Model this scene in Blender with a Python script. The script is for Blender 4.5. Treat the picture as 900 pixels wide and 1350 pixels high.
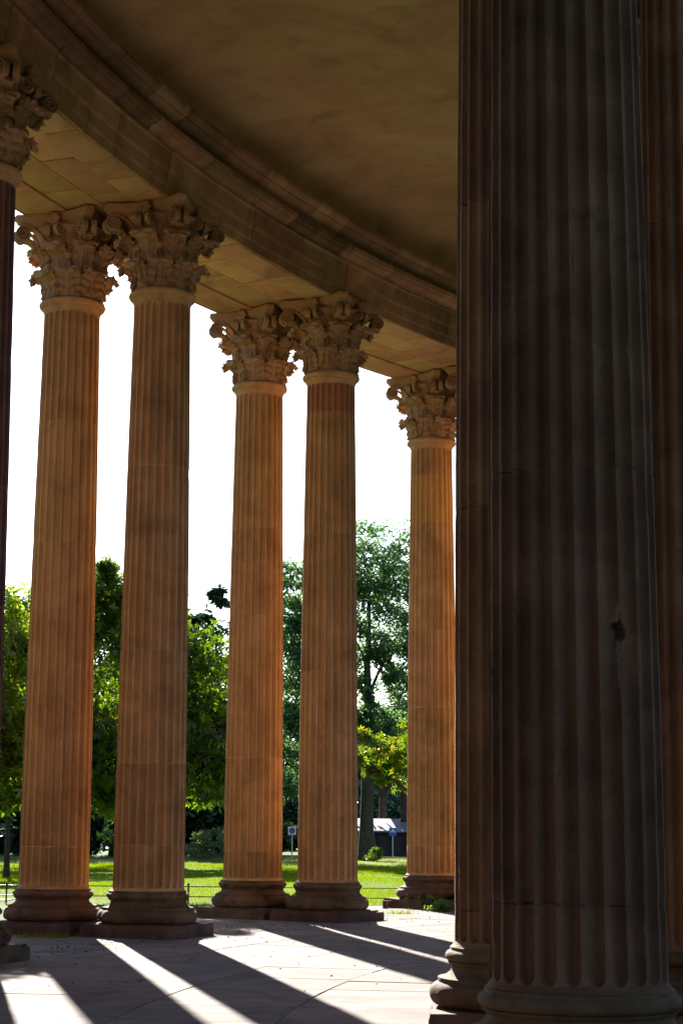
import bpy, math, random
import numpy as np
from mathutils import Vector, Matrix
R = math.radians
D = 1.1                                   # lower diameter of a column in metres: plan below is written in D
CX, CY = 30.4154, 11.9143                 # centre of the curved colonnade, in D
CAMH = 1.489
F_PX, PITCH, ROLL = 2398.57, 0.175082, 0.0079728
PPX, PPY = 423.06, 668.38                 # principal point (lens shift)
DR, ZS = 2.30, 0.9935                     # ring radii below are written relative to this; vertical proportion
SUN_AZ = -math.atan(493 / 2398.6)         # from +Y towards +X
SUN_EL = R(25.0)
rng = np.random.default_rng(7)
random.seed(7)
scene = bpy.context.scene
for o in list(bpy.data.objects): bpy.data.objects.remove(o)

# ---------------------------------------------------------------- camera, world, sun, exposure
cam_d = bpy.data.cameras.new('camera'); cam = bpy.data.objects.new('camera', cam_d)
scene.collection.objects.link(cam)
cam.location = (0, 0, CAMH * D)
cam.rotation_euler = (Matrix.Rotation(R(90) + PITCH, 4, 'X') @ Matrix.Rotation(ROLL, 4, 'Z')).to_euler()
cam_d.sensor_fit = 'VERTICAL'; cam_d.sensor_height = 36.0
cam_d.lens = F_PX / 1350.0 * 36.0
cam_d.shift_x = (450 - PPX) / 1350; cam_d.shift_y = (PPY - 675) / 1350
cam_d.clip_start = 0.1; cam_d.clip_end = 5000
cam_d.dof.use_dof = True; cam_d.dof.focus_distance = 31.0; cam_d.dof.aperture_fstop = 14.0
scene.camera = cam

w = bpy.data.worlds.new('World'); scene.world = w; w.use_nodes = True
wn = w.node_tree.nodes; wl = w.node_tree.links
bg = wn['Background']; sky = wn.new('ShaderNodeTexSky'); sky.sky_type = 'NISHITA'
sky.sun_disc = False; sky.sun_elevation = SUN_EL; sky.sun_rotation = SUN_AZ
sky.dust_density = .7; sky.air_density = 1.0; sky.ozone_density = 4.0
wl.new(sky.outputs[0], bg.inputs[0]); bg.inputs[1].default_value = 0.06
sun_v = Vector((math.sin(SUN_AZ) * math.cos(SUN_EL), math.cos(SUN_AZ) * math.cos(SUN_EL), math.sin(SUN_EL)))
sd = bpy.data.lights.new('sun', 'SUN'); sd.energy = 5.0; sd.angle = R(0.53); sd.color = (1.0, 0.93, 0.84)
so = bpy.data.objects.new('sun', sd); scene.collection.objects.link(so)
so.rotation_euler = sun_v.to_track_quat('Z', 'Y').to_euler(); so.location = sun_v * 60
scene.view_settings.view_transform = 'Standard'; scene.view_settings.look = 'None'
scene.view_settings.gamma = 1.0; scene.view_settings.use_curve_mapping = False
scene.view_settings.exposure = 1.86
scene.render.engine = 'CYCLES'
scene.cycles.max_bounces = 8; scene.cycles.diffuse_bounces = 6; scene.cycles.transmission_bounces = 4
scene.cycles.transparent_max_bounces = 8; scene.cycles.use_denoising = True
scene.cycles.sample_clamp_indirect = 6.0

# ---------------------------------------------------------------- helpers
COL = scene.collection
def tag(o, label=None, cat=None, group=None, kind=None):
    if label: o['label'] = label
    if cat: o['category'] = cat
    if group: o['group'] = group
    if kind: o['kind'] = kind
    return o
def empty(name, loc=(0, 0, 0), rz=0.0):
    o = bpy.data.objects.new(name, None); COL.objects.link(o); o.location = loc; o.rotation_euler = (0, 0, rz)
    o.empty_display_size = 0.2
    return o
def mesh(name, V, F, mat, smooth=None):
    """V (n,3) array, F list/array of faces."""
    me = bpy.data.meshes.new(name)
    V = np.asarray(V, dtype=np.float32)
    if isinstance(F, np.ndarray):
        nf, k = F.shape
        me.vertices.add(len(V)); me.vertices.foreach_set('co', V.ravel())
        me.loops.add(nf * k); me.loops.foreach_set('vertex_index', F.astype(np.int32).ravel())
        me.polygons.add(nf); me.polygons.foreach_set('loop_start', np.arange(0, nf * k, k, dtype=np.int32))
        me.polygons.foreach_set('loop_total', np.full(nf, k, dtype=np.int32))
        me.update(calc_edges=True)
    else:
        me.from_pydata([tuple(map(float, v)) for v in V], [], [tuple(map(int, f)) for f in F]); me.update()
    me.materials.append(mat)
    if smooth is not None:
        me.polygons.foreach_set('use_smooth', [True] * len(me.polygons))
        if smooth < 180: me.set_sharp_from_angle(angle=R(smooth))
    return me
def obj(name, me, parent=None, loc=(0, 0, 0), rz=0.0):
    o = bpy.data.objects.new(name, me); COL.objects.link(o); o.location = loc; o.rotation_euler = (0, 0, rz)
    if parent: o.parent = parent
    return o
class MB:
    def __init__(s): s.V = []; s.F = []
    def add(s, V, F):
        n = len(s.V); s.V += [tuple(v) for v in V]; s.F += [tuple(i + n for i in f) for f in F]; return s
    def box(s, c, d, M=None):
        x, y, z = [q / 2 for q in d]
        V = [(sx * x, sy * y, sz * z) for sz in (-1, 1) for sy in (-1, 1) for sx in (-1, 1)]
        if M is not None: V = [tuple(M @ Vector(v)) for v in V]
        V = [(v[0] + c[0], v[1] + c[1], v[2] + c[2]) for v in V]
        return s.add(V, [(0, 2, 3, 1), (4, 5, 7, 6), (0, 1, 5, 4), (2, 6, 7, 3), (0, 4, 6, 2), (1, 3, 7, 5)])
    def tube(s, pts, rad, n=8):
        pts = [Vector(p) for p in pts]; V = []; F = []
        for i, p in enumerate(pts):
            t = (pts[min(i + 1, len(pts) - 1)] - pts[max(i - 1, 0)]).normalized()
            a = t.cross(Vector((0.31, 0.17, 0.93))).normalized() if abs(t.z) < .95 else t.cross(Vector((1, 0, 0))).normalized()
            b = t.cross(a); r = rad[i] if hasattr(rad, '__len__') else rad
            V += [tuple(p + (a * math.cos(k * 2 * math.pi / n) + b * math.sin(k * 2 * math.pi / n)) * r) for k in range(n)]
        for i in range(len(pts) - 1):
            F += [(i * n + k, i * n + (k + 1) % n, (i + 1) * n + (k + 1) % n, (i + 1) * n + k) for k in range(n)]
        F += [tuple(range(n - 1, -1, -1)), tuple((len(pts) - 1) * n + k for k in range(n))]
        return s.add(V, F)
    def me(s, name, mat, smooth=None): return mesh(name, s.V, s.F, mat, smooth)
def grid_faces(rows, cols, wrap=False, off=0):
    i = np.arange(rows - 1)[:, None]; jn = cols if wrap else cols - 1
    j = np.arange(jn)[None, :]; j2 = (j + 1) % cols
    return np.stack([i * cols + j, i * cols + j2, (i + 1) * cols + j2, (i + 1) * cols + j], -1).reshape(-1, 4) + off
_h = rng.random((64, 64, 64)).astype(np.float32)
def vnoise(x, y, z):
    xi, yi, zi = np.floor(x).astype(int), np.floor(y).astype(int), np.floor(z).astype(int)
    fx, fy, fz = x - xi, y - yi, z - zi
    fx, fy, fz = [f * f * (3 - 2 * f) for f in (fx, fy, fz)]
    g = lambda a, b, c: _h[(xi + a) % 64, (yi + b) % 64, (zi + c) % 64]
    l = lambda a, b, t: a + (b - a) * t
    return l(l(l(g(0,0,0), g(1,0,0), fx), l(g(0,1,0), g(1,1,0), fx), fy), l(l(g(0,0,1), g(1,0,1), fx), l(g(0,1,1), g(1,1,1), fx), fy), fz) * 2 - 1
def fbm(x, y, z, o=3):
    s = 0; a = 1
    for k in range(o): s = s + a * vnoise(x * 2**k + 5.1 * k, y * 2**k + 9.7 * k, z * 2**k + 3.3 * k); a *= .5
    return s

# ---------------------------------------------------------------- materials
def stone_mat(name, cols, scale=1.6, bump=.25, rough=.85, streak=0.35, spread=.28, stain=(.055, .035, .028), stain_amt=.55, hue=.02, vs=.22, tool=0.0, objrand=1.0):
    m = bpy.data.materials.new(name); m.use_nodes = True; nt = m.node_tree; N = nt.nodes; L = nt.links
    b = N['Principled BSDF']; b.inputs['Roughness'].default_value = rough
    b.inputs['Specular IOR Level'].default_value = .25
    tc = N.new('ShaderNodeTexCoord'); oi = N.new('ShaderNodeObjectInfo')
    geo = N.new('ShaderNodeNewGeometry')
    addv = N.new('ShaderNodeVectorMath'); addv.operation = 'ADD'
    sc = N.new('ShaderNodeVectorMath'); sc.operation = 'SCALE'; sc.inputs[0].default_value = (37 * objrand, 91 * objrand, 53 * objrand)
    L.new(oi.outputs['Random'], sc.inputs['Scale']); L.new(geo.outputs['Position'], addv.inputs[0]); L.new(sc.outputs[0], addv.inputs[1])
    P = addv.outputs[0]
    def noise(s, det=5, vec=P, d=0.0):
        n = N.new('ShaderNodeTexNoise'); n.inputs['Scale'].default_value = s; n.inputs['Detail'].default_value = det
        n.inputs['Distortion'].default_value = d; n.inputs['Roughness'].default_value = .6; L.new(vec, n.inputs['Vector']); return n
    n1 = noise(scale, 6, d=.6)
    cr = N.new('ShaderNodeValToRGB'); e = cr.color_ramp.elements
    e[0].position = .5 - spread; e[0].color = (*cols[0], 1); e[1].position = .5 + spread; e[1].color = (*cols[-1], 1)
    for i, c in enumerate(cols[1:-1]):
        q = e.new(.5 - spread + 2 * spread * (i + 1) / (len(cols) - 1)); q.color = (*c, 1)
    L.new(n1.outputs['Fac'], cr.inputs[0])
    # vertical run-off stains
    mp = N.new('ShaderNodeMapping'); mp.inputs['Scale'].default_value = (3.2, 3.2, .28); L.new(P, mp.inputs['Vector'])
    n2 = noise(1.3, 4, mp.outputs[0]); r2 = N.new('ShaderNodeMapRange'); r2.inputs['From Min'].default_value = .48; r2.inputs['From Max'].default_value = .78
    r2.inputs['To Max'].default_value = streak; L.new(n2.outputs['Fac'], r2.inputs['Value'])
    mx = N.new('ShaderNodeMix'); mx.data_type = 'RGBA'; mx.inputs['B'].default_value = (*stain, 1)
    L.new(r2.outputs[0], mx.inputs['Factor']); L.new(cr.outputs[0], mx.inputs['A'])
    n3 = noise(.9, 7, d=1.2); r3 = N.new('ShaderNodeMapRange'); r3.inputs['From Min'].default_value = .56; r3.inputs['From Max'].default_value = .72
    r3.inputs['To Max'].default_value = stain_amt; L.new(n3.outputs['Fac'], r3.inputs['Value'])
    mx2 = N.new('ShaderNodeMix'); mx2.data_type = 'RGBA'; mx2.inputs['B'].default_value = (*stain, 1)
    L.new(r3.outputs[0], mx2.inputs['Factor']); L.new(mx.outputs['Result'], mx2.inputs['A'])
    # fine grain
    n4 = noise(55, 3); r4 = N.new('ShaderNodeMapRange'); r4.inputs['To Min'].default_value = .72; r4.inputs['To Max'].default_value = 1.28
    L.new(n4.outputs['Fac'], r4.inputs['Value'])
    hs = N.new('ShaderNodeHueSaturation'); L.new(mx2.outputs['Result'], hs.inputs['Color'])
    rv = N.new('ShaderNodeMapRange'); rv.inputs['To Min'].default_value = 1 - vs; rv.inputs['To Max'].default_value = 1 + vs
    L.new(oi.outputs['Random'], rv.inputs['Value'])
    mul = N.new('ShaderNodeMath'); mul.operation = 'MULTIPLY'; L.new(rv.outputs[0], mul.inputs[0]); L.new(r4.outputs[0], mul.inputs[1])
    L.new(mul.outputs[0], hs.inputs['Value'])
    wn_ = N.new('ShaderNodeTexWhiteNoise'); wn_.noise_dimensions = '1D'; L.new(oi.outputs['Random'], wn_.inputs['W'])
    rh = N.new('ShaderNodeMapRange'); rh.inputs['To Min'].default_value = .5 - hue; rh.inputs['To Max'].default_value = .5 + hue
    L.new(wn_.outputs['Value'], rh.inputs['Value']); L.new(rh.outputs[0], hs.inputs['Hue'])
    L.new(hs.outputs[0], b.inputs['Base Color'])
    # relief
    n5 = noise(9, 8); bp = N.new('ShaderNodeBump'); bp.inputs['Strength'].default_value = bump; bp.inputs['Distance'].default_value = .02
    hsum = n5.outputs['Fac']
    if tool:
        mt = N.new('ShaderNodeMapping'); mt.inputs['Scale'].default_value = (6, 6, 60); L.new(geo.outputs['Position'], mt.inputs['Vector'])
        n6 = noise(1.0, 3, mt.outputs[0]); ad = N.new('ShaderNodeMath'); ad.operation = 'MULTIPLY_ADD'; ad.inputs[1].default_value = tool
        L.new(n6.outputs['Fac'], ad.inputs[0]); L.new(n5.outputs['Fac'], ad.inputs[2]); hsum = ad.outputs[0]
    L.new(hsum, bp.inputs['Height']); L.new(bp.outputs[0], b.inputs['Normal'])
    return m
def flat_mat(name, col, rough=.7, metal=0.0, var=.15, scale=12):
    m = bpy.data.materials.new(name); m.use_nodes = True; nt = m.node_tree; N = nt.nodes; L = nt.links
    b = N['Principled BSDF']; b.inputs['Roughness'].default_value = rough; b.inputs['Metallic'].default_value = metal
    n = N.new('ShaderNodeTexNoise'); n.inputs['Scale'].default_value = scale; n.inputs['Detail'].default_value = 5
    tc = N.new('ShaderNodeTexCoord'); L.new(tc.outputs['Object'], n.inputs['Vector'])
    cr = N.new('ShaderNodeValToRGB'); cr.color_ramp.elements[0].position = .3; cr.color_ramp.elements[1].position = .7
    cr.color_ramp.elements[0].color = (*[c * (1 - var) for c in col], 1); cr.color_ramp.elements[1].color = (*[c * (1 + var) for c in col], 1)
    L.new(n.outputs['Fac'], cr.inputs[0]); L.new(cr.outputs[0], b.inputs['Base Color'])
    return m
def leaf_mat(name, cols, trans, tfac=.5, gloss=.04):
    m = bpy.data.materials.new(name); m.use_nodes = True; nt = m.node_tree; N = nt.nodes; L = nt.links
    for n in list(N): N.remove(n)
    out = N.new('ShaderNodeOutputMaterial'); g = N.new('ShaderNodeNewGeometry')
    cr = N.new('ShaderNodeValToRGB'); e = cr.color_ramp.elements; e[0].color = (*cols[0], 1); e[1].color = (*cols[-1], 1)
    for i, c in enumerate(cols[1:-1]): q = e.new((i + 1) / (len(cols) - 1)); q.color = (*c, 1)
    L.new(g.outputs['Random Per Island'], cr.inputs[0])
    d = N.new('ShaderNodeBsdfDiffuse'); t = N.new('ShaderNodeBsdfTranslucent'); gl = N.new('ShaderNodeBsdfGlossy')
    gl.inputs['Roughness'].default_value = .35; gl.inputs['Color'].default_value = (.8, .9, 1, 1)
    hs = N.new('ShaderNodeMix'); hs.data_type = 'RGBA'; hs.blend_type = 'MULTIPLY'; hs.inputs['Factor'].default_value = 1
    hs.inputs['B'].default_value = (*trans, 1); L.new(cr.outputs[0], hs.inputs['A']); L.new(hs.outputs['Result'], t.inputs['Color'])
    L.new(cr.outputs[0], d.inputs['Color'])
    mx = N.new('ShaderNodeMixShader'); mx.inputs[0].default_value = tfac; L.new(d.outputs[0], mx.inputs[1]); L.new(t.outputs[0], mx.inputs[2])
    m2 = N.new('ShaderNodeMixShader'); m2.inputs[0].default_value = gloss; L.new(mx.outputs[0], m2.inputs[1]); L.new(gl.outputs[0], m2.inputs[2])
    L.new(m2.outputs[0], out.inputs['Surface'])
    return m
M_shaft = stone_mat('sandstone_shaft', [(.30, .17, .078), (.49, .29, .13), (.60, .38, .19)], streak=.38, stain_amt=.22, tool=.6, hue=.006, vs=.10, bump=.45)
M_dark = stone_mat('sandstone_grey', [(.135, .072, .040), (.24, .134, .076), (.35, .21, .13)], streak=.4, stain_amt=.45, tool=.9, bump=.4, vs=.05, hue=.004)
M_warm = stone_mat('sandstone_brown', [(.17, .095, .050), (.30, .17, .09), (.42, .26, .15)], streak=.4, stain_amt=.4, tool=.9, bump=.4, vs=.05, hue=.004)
M_purple = stone_mat('sandstone_purplish', [(.14, .075, .055), (.20, .11, .085), (.27, .15, .11)], vs=.06)
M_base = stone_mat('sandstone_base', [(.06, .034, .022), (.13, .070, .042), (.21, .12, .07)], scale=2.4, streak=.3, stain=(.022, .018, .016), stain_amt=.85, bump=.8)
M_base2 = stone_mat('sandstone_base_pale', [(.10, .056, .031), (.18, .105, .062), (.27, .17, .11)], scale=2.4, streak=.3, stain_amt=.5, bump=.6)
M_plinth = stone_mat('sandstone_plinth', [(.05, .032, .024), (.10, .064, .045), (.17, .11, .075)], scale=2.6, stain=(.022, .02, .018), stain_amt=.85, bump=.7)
M_cap = stone_mat('sandstone_capital', [(.26, .155, .085), (.38, .24, .135), (.50, .33, .20)], scale=2.4, streak=.2, stain=(.10, .055, .035), stain_amt=.5, bump=.3, vs=.04, hue=.003, objrand=.004)
M_mortar = stone_mat('lime_mortar', [(.44, .29, .17), (.58, .40, .25), (.66, .47, .31)], streak=.1, stain_amt=.3)
M_soffit = stone_mat('sandstone_soffit', [(.40, .23, .11), (.56, .34, .17), (.64, .44, .24)], scale=1.1, streak=0, stain=(.20, .10, .045), stain_amt=.55, vs=.12, bump=.3)
M_fascia = stone_mat('sandstone_fascia', [(.18, .105, .052), (.31, .19, .095), (.45, .30, .15)], scale=1.3, streak=.25, stain=(.07, .045, .035), stain_amt=.5, vs=.38, hue=.012, bump=.35)
M_plaster = stone_mat('ceiling_plaster', [(.33, .21, .10), (.47, .325, .15), (.57, .43, .20)], scale=.55, streak=0, stain=(.17, .11, .06), stain_amt=.45, spread=.22, bump=.25, hue=0, vs=0)
M_slab = stone_mat('paving_sandstone', [(.145, .122, .113), (.222, .188, .174), (.29, .248, .232)], scale=1.4, streak=0, stain=(.085, .07, .06), stain_amt=.75, vs=.12, hue=.006, bump=.35)
M_slab.node_tree.nodes['Principled BSDF'].inputs['Specular IOR Level'].default_value = .08
M_joint = flat_mat('joint_earth', (.045, .038, .030), .95, scale=30)
M_road = flat_mat('asphalt', (.16, .16, .165), .9, scale=4)
M_path = flat_mat('gravel_path', (.25, .235, .21), .95, scale=8)
M_court = flat_mat('courtyard_gravel', (.05, .055, .062), .95, scale=3)
M_iron = flat_mat('dark_iron', (.03, .032, .034), .5, .6)
M_steel = flat_mat('galvanised_post', (.42, .44, .46), .45, .5)
M_white = flat_mat('sign_white', (.8, .8, .8), .4, var=.03)
M_blue = flat_mat('sign_blue', (.02, .10, .55), .4, var=.05)
M_red = flat_mat('sign_red', (.55, .02, .02), .4, var=.05)
M_bark = stone_mat('bark', [(.035, .026, .018), (.07, .052, .036), (.11, .085, .06)], scale=5, bump=.9, streak=.5, stain=(.02, .02, .014))
M_shedwall = flat_mat('shed_wall', (.035, .03, .03), .8)
M_shedroof = flat_mat('shed_roof', (.27, .26, .28), .6)
M_earth = flat_mat('bare_earth', (.10, .075, .05), .95, scale=6)

# ---------------------------------------------------------------- column (built in D units, scaled to metres)
NFL = 24; PIT = 2 * math.pi / NFL
Z_FL0, Z_NECK = .665, 9.10
def shaft_r(z):
    q = np.clip((z - Z_FL0) / (Z_NECK - Z_FL0), 0, 1)
    return .5 - .084 * (0.35 * q + 0.65 * q ** 1.9)
S = np.array([-1, -.93, -.78, -.55, -.28, 0, .28, .55, .78, .93, 1.0])
def flute_ring(z, seed=0.0, chip=1.0, hurt=None, proud=0.0):
    """rings for each z -> (len(z), NFL*12, 3)"""
    z = np.asarray(z, float)[:, None]
    rend = .39 * PIT * .5
    def endw(d): d = np.clip(d / rend, 0, 1); return np.sqrt(np.clip(1 - (1 - d) ** 2, 0, 1))
    hw = .39 * np.minimum(endw(z - Z_FL0), endw(Z_NECK - z)) + 1e-4
    u = []; dep = []; ar = []
    for s in S:
        u.append(hw * s); dep.append(hw / .39 * np.sqrt(max(0, 1 - s * s))); ar.append(1.0 if abs(s) > .99 else 0)
    u.append(np.full_like(hw, .5)); dep.append(np.zeros_like(hw)); ar.append(.7)
    u = np.concatenate(u, 1); dep = np.concatenate(dep, 1); ar = np.array(ar)
    th = (np.arange(NFL)[None, :, None] * PIT + u[:, None, :] * PIT).reshape(len(z), -1)
    dd = np.tile(dep[:, None, :], (1, NFL, 1)).reshape(len(z), -1); aa = np.tile(ar, NFL)[None, :]
    r = shaft_r(z) - dd * .062 * (shaft_r(z) / .5)
    x, y = np.cos(th), np.sin(th)
    n = fbm(x * 6 + seed, y * 6 + seed * 1.7, z * 5 + seed)
    n2 = fbm(x * 14 + seed, y * 14 - seed, z * 6 + 3 * seed)
    r = r + n * .0016
    r = r - aa * np.clip(n2 - .75, 0, 1) * .035 * chip
    if hurt is not None: r = hurt(th, z, r)
    r = r + proud
    return np.stack([r * x, r * y, np.broadcast_to(z, r.shape)], -1)
def drum_mesh(z0, z1, seed, dz, mat, hurt=None, chip=1.0):
    zs = list(np.linspace(z0, z1, max(3, int((z1 - z0) / dz))))
    rend = .39 * PIT * .5
    if z0 <= Z_FL0 + .01: zs += list(Z_FL0 + rend * np.array([0, .04, .12, .25, .45, .7, 1, 1.4]))
    if z1 >= Z_NECK - .01: zs += list(Z_NECK - rend * np.array([0, .04, .12, .25, .45, .7, 1]))
    if hurt is not None: zs += list(np.linspace(2.25, 2.92, 120))
    zs = np.unique(np.round(zs, 5))
    ring = flute_ring(zs, seed, chip, hurt)
    # arrises slightly worn back next to the joints
    for end, zi in ((0, z0), (-1, z1)):
        if Z_FL0 + .02 < zi < Z_NECK - .02:
            rr = np.hypot(ring[end, :, 0], ring[end, :, 1]); k = (rr - .0025 - .010 * np.clip(fbm(ring[end, :, 0] * 9 + seed, ring[end, :, 1] * 9, ring[end, :, 2]), 0, 1)) / rr
            ring[end, :, 0] *= k; ring[end, :, 1] *= k
    nz, nt = ring.shape[:2]
    V = ring.reshape(-1, 3) * D; F = grid_faces(nz, nt, True)
    me = mesh('drum', V, F, mat, 32)
    return me
def mortar_mesh(z, seed, mat):
    ring = flute_ring([z - .009, z - .004, z + .004, z + .009], seed, 0, None, -.0035)
    ring[0] *= [.985, .985, 1]; ring[3] *= [.985, .985, 1]
    return mesh('mortar_joint', ring.reshape(-1, 3) * D, grid_faces(4, ring.shape[1], True), mat, 40)
def lathe(prof, n, seed, amp, mat, name, cap=True, sm=40):
    prof = np.array(prof, float); th = np.linspace(0, 2 * math.pi, n, endpoint=False)[None, :]
    r, z = prof[:, :1], prof[:, 1:2]
    x, y = np.cos(th), np.sin(th)
    rr = r + amp * fbm(x * 5 + seed, y * 5 - seed, z * 9 + seed) - amp * 6 * np.clip(fbm(x * 3 - seed, y * 3, z * 6 + seed) - .55, 0, .6)
    V = np.stack([rr * x, rr * y, np.broadcast_to(z, rr.shape)], -1).reshape(-1, 3) * D
    return mesh(name, V, grid_faces(len(prof), n, True), mat, sm)
def arc(cr, cz, rr, rz, a0, a1, n):
    return [(cr + rr * math.cos(R(a)), cz + rz * math.sin(R(a))) for a in np.linspace(a0, a1, n)]
def base_prof():
    p = [(.60, .18), (.625, .185)] + arc(.615, .278, .078, .088, -80, 80, 11) + [(.628, .372), (.628, .398), (.60, .402)]
    p += [(.565, .415), (.532, .44), (.520, .465), (.524, .487), (.545, .50), (.552, .515)]
    p += arc(.527, .557, .045, .042, -75, 75, 9) + [(.535, .602), (.535, .622), (.525, .626), (.45, .627)]
    return p
def plinth_mesh(seed, h=.182, mat=None, s=.69, rough=.022):
    n = 13; g = np.linspace(-1, 1, n); V = []; F = []
    def face(fn):
        off = len(V)
        for b in g:
            for a in g: V.append(fn(a, b))
        for f in grid_faces(n, n, False, off): F.append(tuple(f))
    for k in range(4):
        c, s_ = [(1, 0), (0, 1), (-1, 0), (0, -1)][k]
        face(lambda a, b, c=c, s_=s_: (c * s - s_ * a * s, s_ * s + c * a * s, (b * .5 + .5) * (h + .1) - .1))
    face(lambda a, b: (a * s, b * s, h))
    V = np.array(V)
    q = fbm(V[:, 0] * 3 + seed, V[:, 1] * 3 - seed, V[:, 2] * 5 + seed)
    edge = (np.maximum(np.abs(V[:, 0]), np.abs(V[:, 1])) > s - .001) & (V[:, 2] > h - .03)
    corner = (np.abs(V[:, 0]) > s - .13) & (np.abs(V[:, 1]) > s - .13)
    k = 1 - rough * np.abs(q) - edge * (.012 + .035 * np.clip(q, 0, 1)) - corner * edge * .07 * np.clip(q + .3, 0, 1)
    V[:, 0] *= k; V[:, 1] *= k; V[:, 2] -= edge * .02 * np.clip(q + .3, 0, 1) * (V[:, 2] > 0)
    return mesh('plinth', V * D, F, mat or M_plinth, 50)

# --- capital pieces (z measured from the top of the astragal at 9.33)
ZC = 9.33
def bell_mesh():
    p = [(.40, 0), (.405, .2), (.415, .45), (.435, .65), (.475, .82), (.54, .95), (.60, 1.02), (.625, 1.05), (.60, 1.075), (.3, 1.08)]
    return lathe([(a, b + ZC) for a, b in p], 64, 3.0, .003, M_cap, 'capital')
def catmull(P, n):
    P = np.array(P, float); P = np.vstack([2 * P[0] - P[1], P, 2 * P[-1] - P[-2]]); out = []
    m = len(P) - 3
    for t in np.linspace(0, m - 1e-6, n):
        i = int(t); f = t - i; a, b, c, d = P[i:i + 4]
        out.append(.5 * ((2 * b) + (-a + c) * f + (2 * a - 5 * b + 4 * c - d) * f * f + (-a + 3 * b - 3 * c + d) * f ** 3))
    return np.array(out)
def leaf_mesh(name, spine, width, lobes, seed, nt=44, ns=21, relief=.018, curl=.03):
    sp = catmull(spine, nt); tan = np.gradient(sp, axis=0); tan /= np.linalg.norm(tan, axis=1)[:, None]
    nor = np.stack([tan[:, 1], -tan[:, 0]], 1)                  # outward side of the leaf
    t = np.linspace(0, 1, nt); w0 = np.interp(t, [q[0] for q in width], [q[1] for q in width])
    ph = t * lobes
    tooth = .86 + .14 * np.abs(np.sin(math.pi * ph)) ** .5
    s = np.linspace(-1, 1, ns)[None, :]; a = np.abs(s)
    T = t[:, None]; W = (w0[:, None]) * (1 - (1 - tooth[:, None]) * a ** 2)
    lat = W * s
    rib = np.exp(-(s / .10) ** 2) * .020
    fur = np.abs(np.sin(math.pi * (ph[:, None] - a * .55)))      # furrows sloping up and out to each lobe
    vein = (fur ** .5 - .6) * relief * np.clip(a * 2.2, 0, 1)
    cup = -curl * a ** 2 * np.clip(T * 1.5, 0, 1) + curl * 1.3 * a ** 6
    off = .014 + rib * (1 - T * .5) + vein + cup
    r0 = sp[:, 0][:, None]; z0 = sp[:, 1][:, None]
    def lay(o_):
        r = r0 + nor[:, 0][:, None] * o_; z = z0 + nor[:, 1][:, None] * o_ + 0 * s
        rb = np.maximum(r0, .40)
        ang = lat / rb * np.clip(1.25 - T * .8, .3, 1)
        return np.stack([r * np.cos(ang) - (lat ** 2) * .0, r * np.sin(ang) + lat * (1 - np.clip(1.25 - T * .8, .3, 1)), z + ZC], -1).reshape(-1, 3)
    A = lay(off); B = lay(off - .032)
    F = [tuple(f) for f in grid_faces(nt, ns)] + [tuple(f[::-1]) for f in grid_faces(nt, ns, False, nt * ns)]
    per = [i * ns for i in range(nt)] + [(nt - 1) * ns + j for j in range(1, ns)] + [i * ns + ns - 1 for i in range(nt - 2, -1, -1)]
    for i in range(len(per) - 1): F.append((per[i + 1], per[i], per[i] + nt * ns, per[i + 1] + nt * ns))
    return mesh(name, np.vstack([A, B]) * D, F, M_cap, 60)
def volute_mesh(name, B, C, rad, turns, wid, thick, side, lift=.12, zc=None):
    """ribbon rising from B=(x,y,z) to a spiral about C=(x,y,z), in the vertical plane through both."""
    B = np.array(B); C = np.array(C); h = C[:2] - B[:2]; Lh = np.linalg.norm(h); e = h / Lh; nrm = np.array([-e[1], e[0]])
    pts = []; wd = []
    top = (Lh, C[2] + rad)
    P0 = (0, B[2]); P1 = (.03 * Lh, B[2] + (top[1] - B[2]) * .6); P2 = (.45 * Lh, top[1] + .01)
    for t in np.linspace(0, 1, 12, endpoint=False):
        a = (1-t)**3; b = 3*t*(1-t)**2; c = 3*t*t*(1-t); d = t**3
        pts.append((a*P0[0]+b*P1[0]+c*P2[0]+d*top[0], a*P0[1]+b*P1[1]+c*P2[1]+d*top[1]))
    n = int(turns * 22)
    for i in range(n + 1):
        q = i / n; an = math.pi / 2 - q * turns * 2 * math.pi; rr = rad * (1 - q) ** .85 + .012
        pts.append((Lh + rr * math.cos(an), C[2] + rr * math.sin(an)))
    pts = np.array(pts); tan = np.gradient(pts, axis=0); tan /= np.linalg.norm(tan, axis=1)[:, None] + 1e-9
    nr = np.stack([-tan[:, 1], tan[:, 0]], 1)
    V = []; F = []; m = len(pts)
    for i in range(m):
        q = i / (m - 1); ww = wid * (.7 + .3 * min(1, q * 3)) * (1 + .35 * max(0, q - .4)); tt = thick * (1 - .45 * q)
        for (dn, dt) in ((-1, -1), (1, -1), (1, 1), (-1, 1)):
            p2 = pts[i] + nr[i] * dt * tt * .5
            xy = B[:2] + e * p2[0] + nrm * dn * ww * .5
            V.append((xy[0], xy[1], p2[1] + ZC))
    for i in range(m - 1):
        for k in range(4): F.append((i*4+k, i*4+(k+1)%4, (i+1)*4+(k+1)%4, (i+1)*4+k))
    F += [(3, 2, 1, 0), tuple((m - 1) * 4 + k for k in range(4))]
    off = len(V); K = 20                                          # thin web filling the eye
    for dn in (-.10, .10):
        for k in range(K):
            an = 2 * math.pi * k / K; xy = B[:2] + e * (Lh + rad * .93 * math.cos(an)) + nrm * dn * wid
            V.append((xy[0], xy[1], C[2] + rad * .93 * math.sin(an) + ZC))
    F += [tuple(off + k for k in range(K)), tuple(off + K + k for k in range(K - 1, -1, -1))]
    F += [(off + k, off + (k + 1) % K, off + K + (k + 1) % K, off + K + k) for k in range(K)]
    return mesh(name, np.array(V) * D, F, M_cap, 45)
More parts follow.
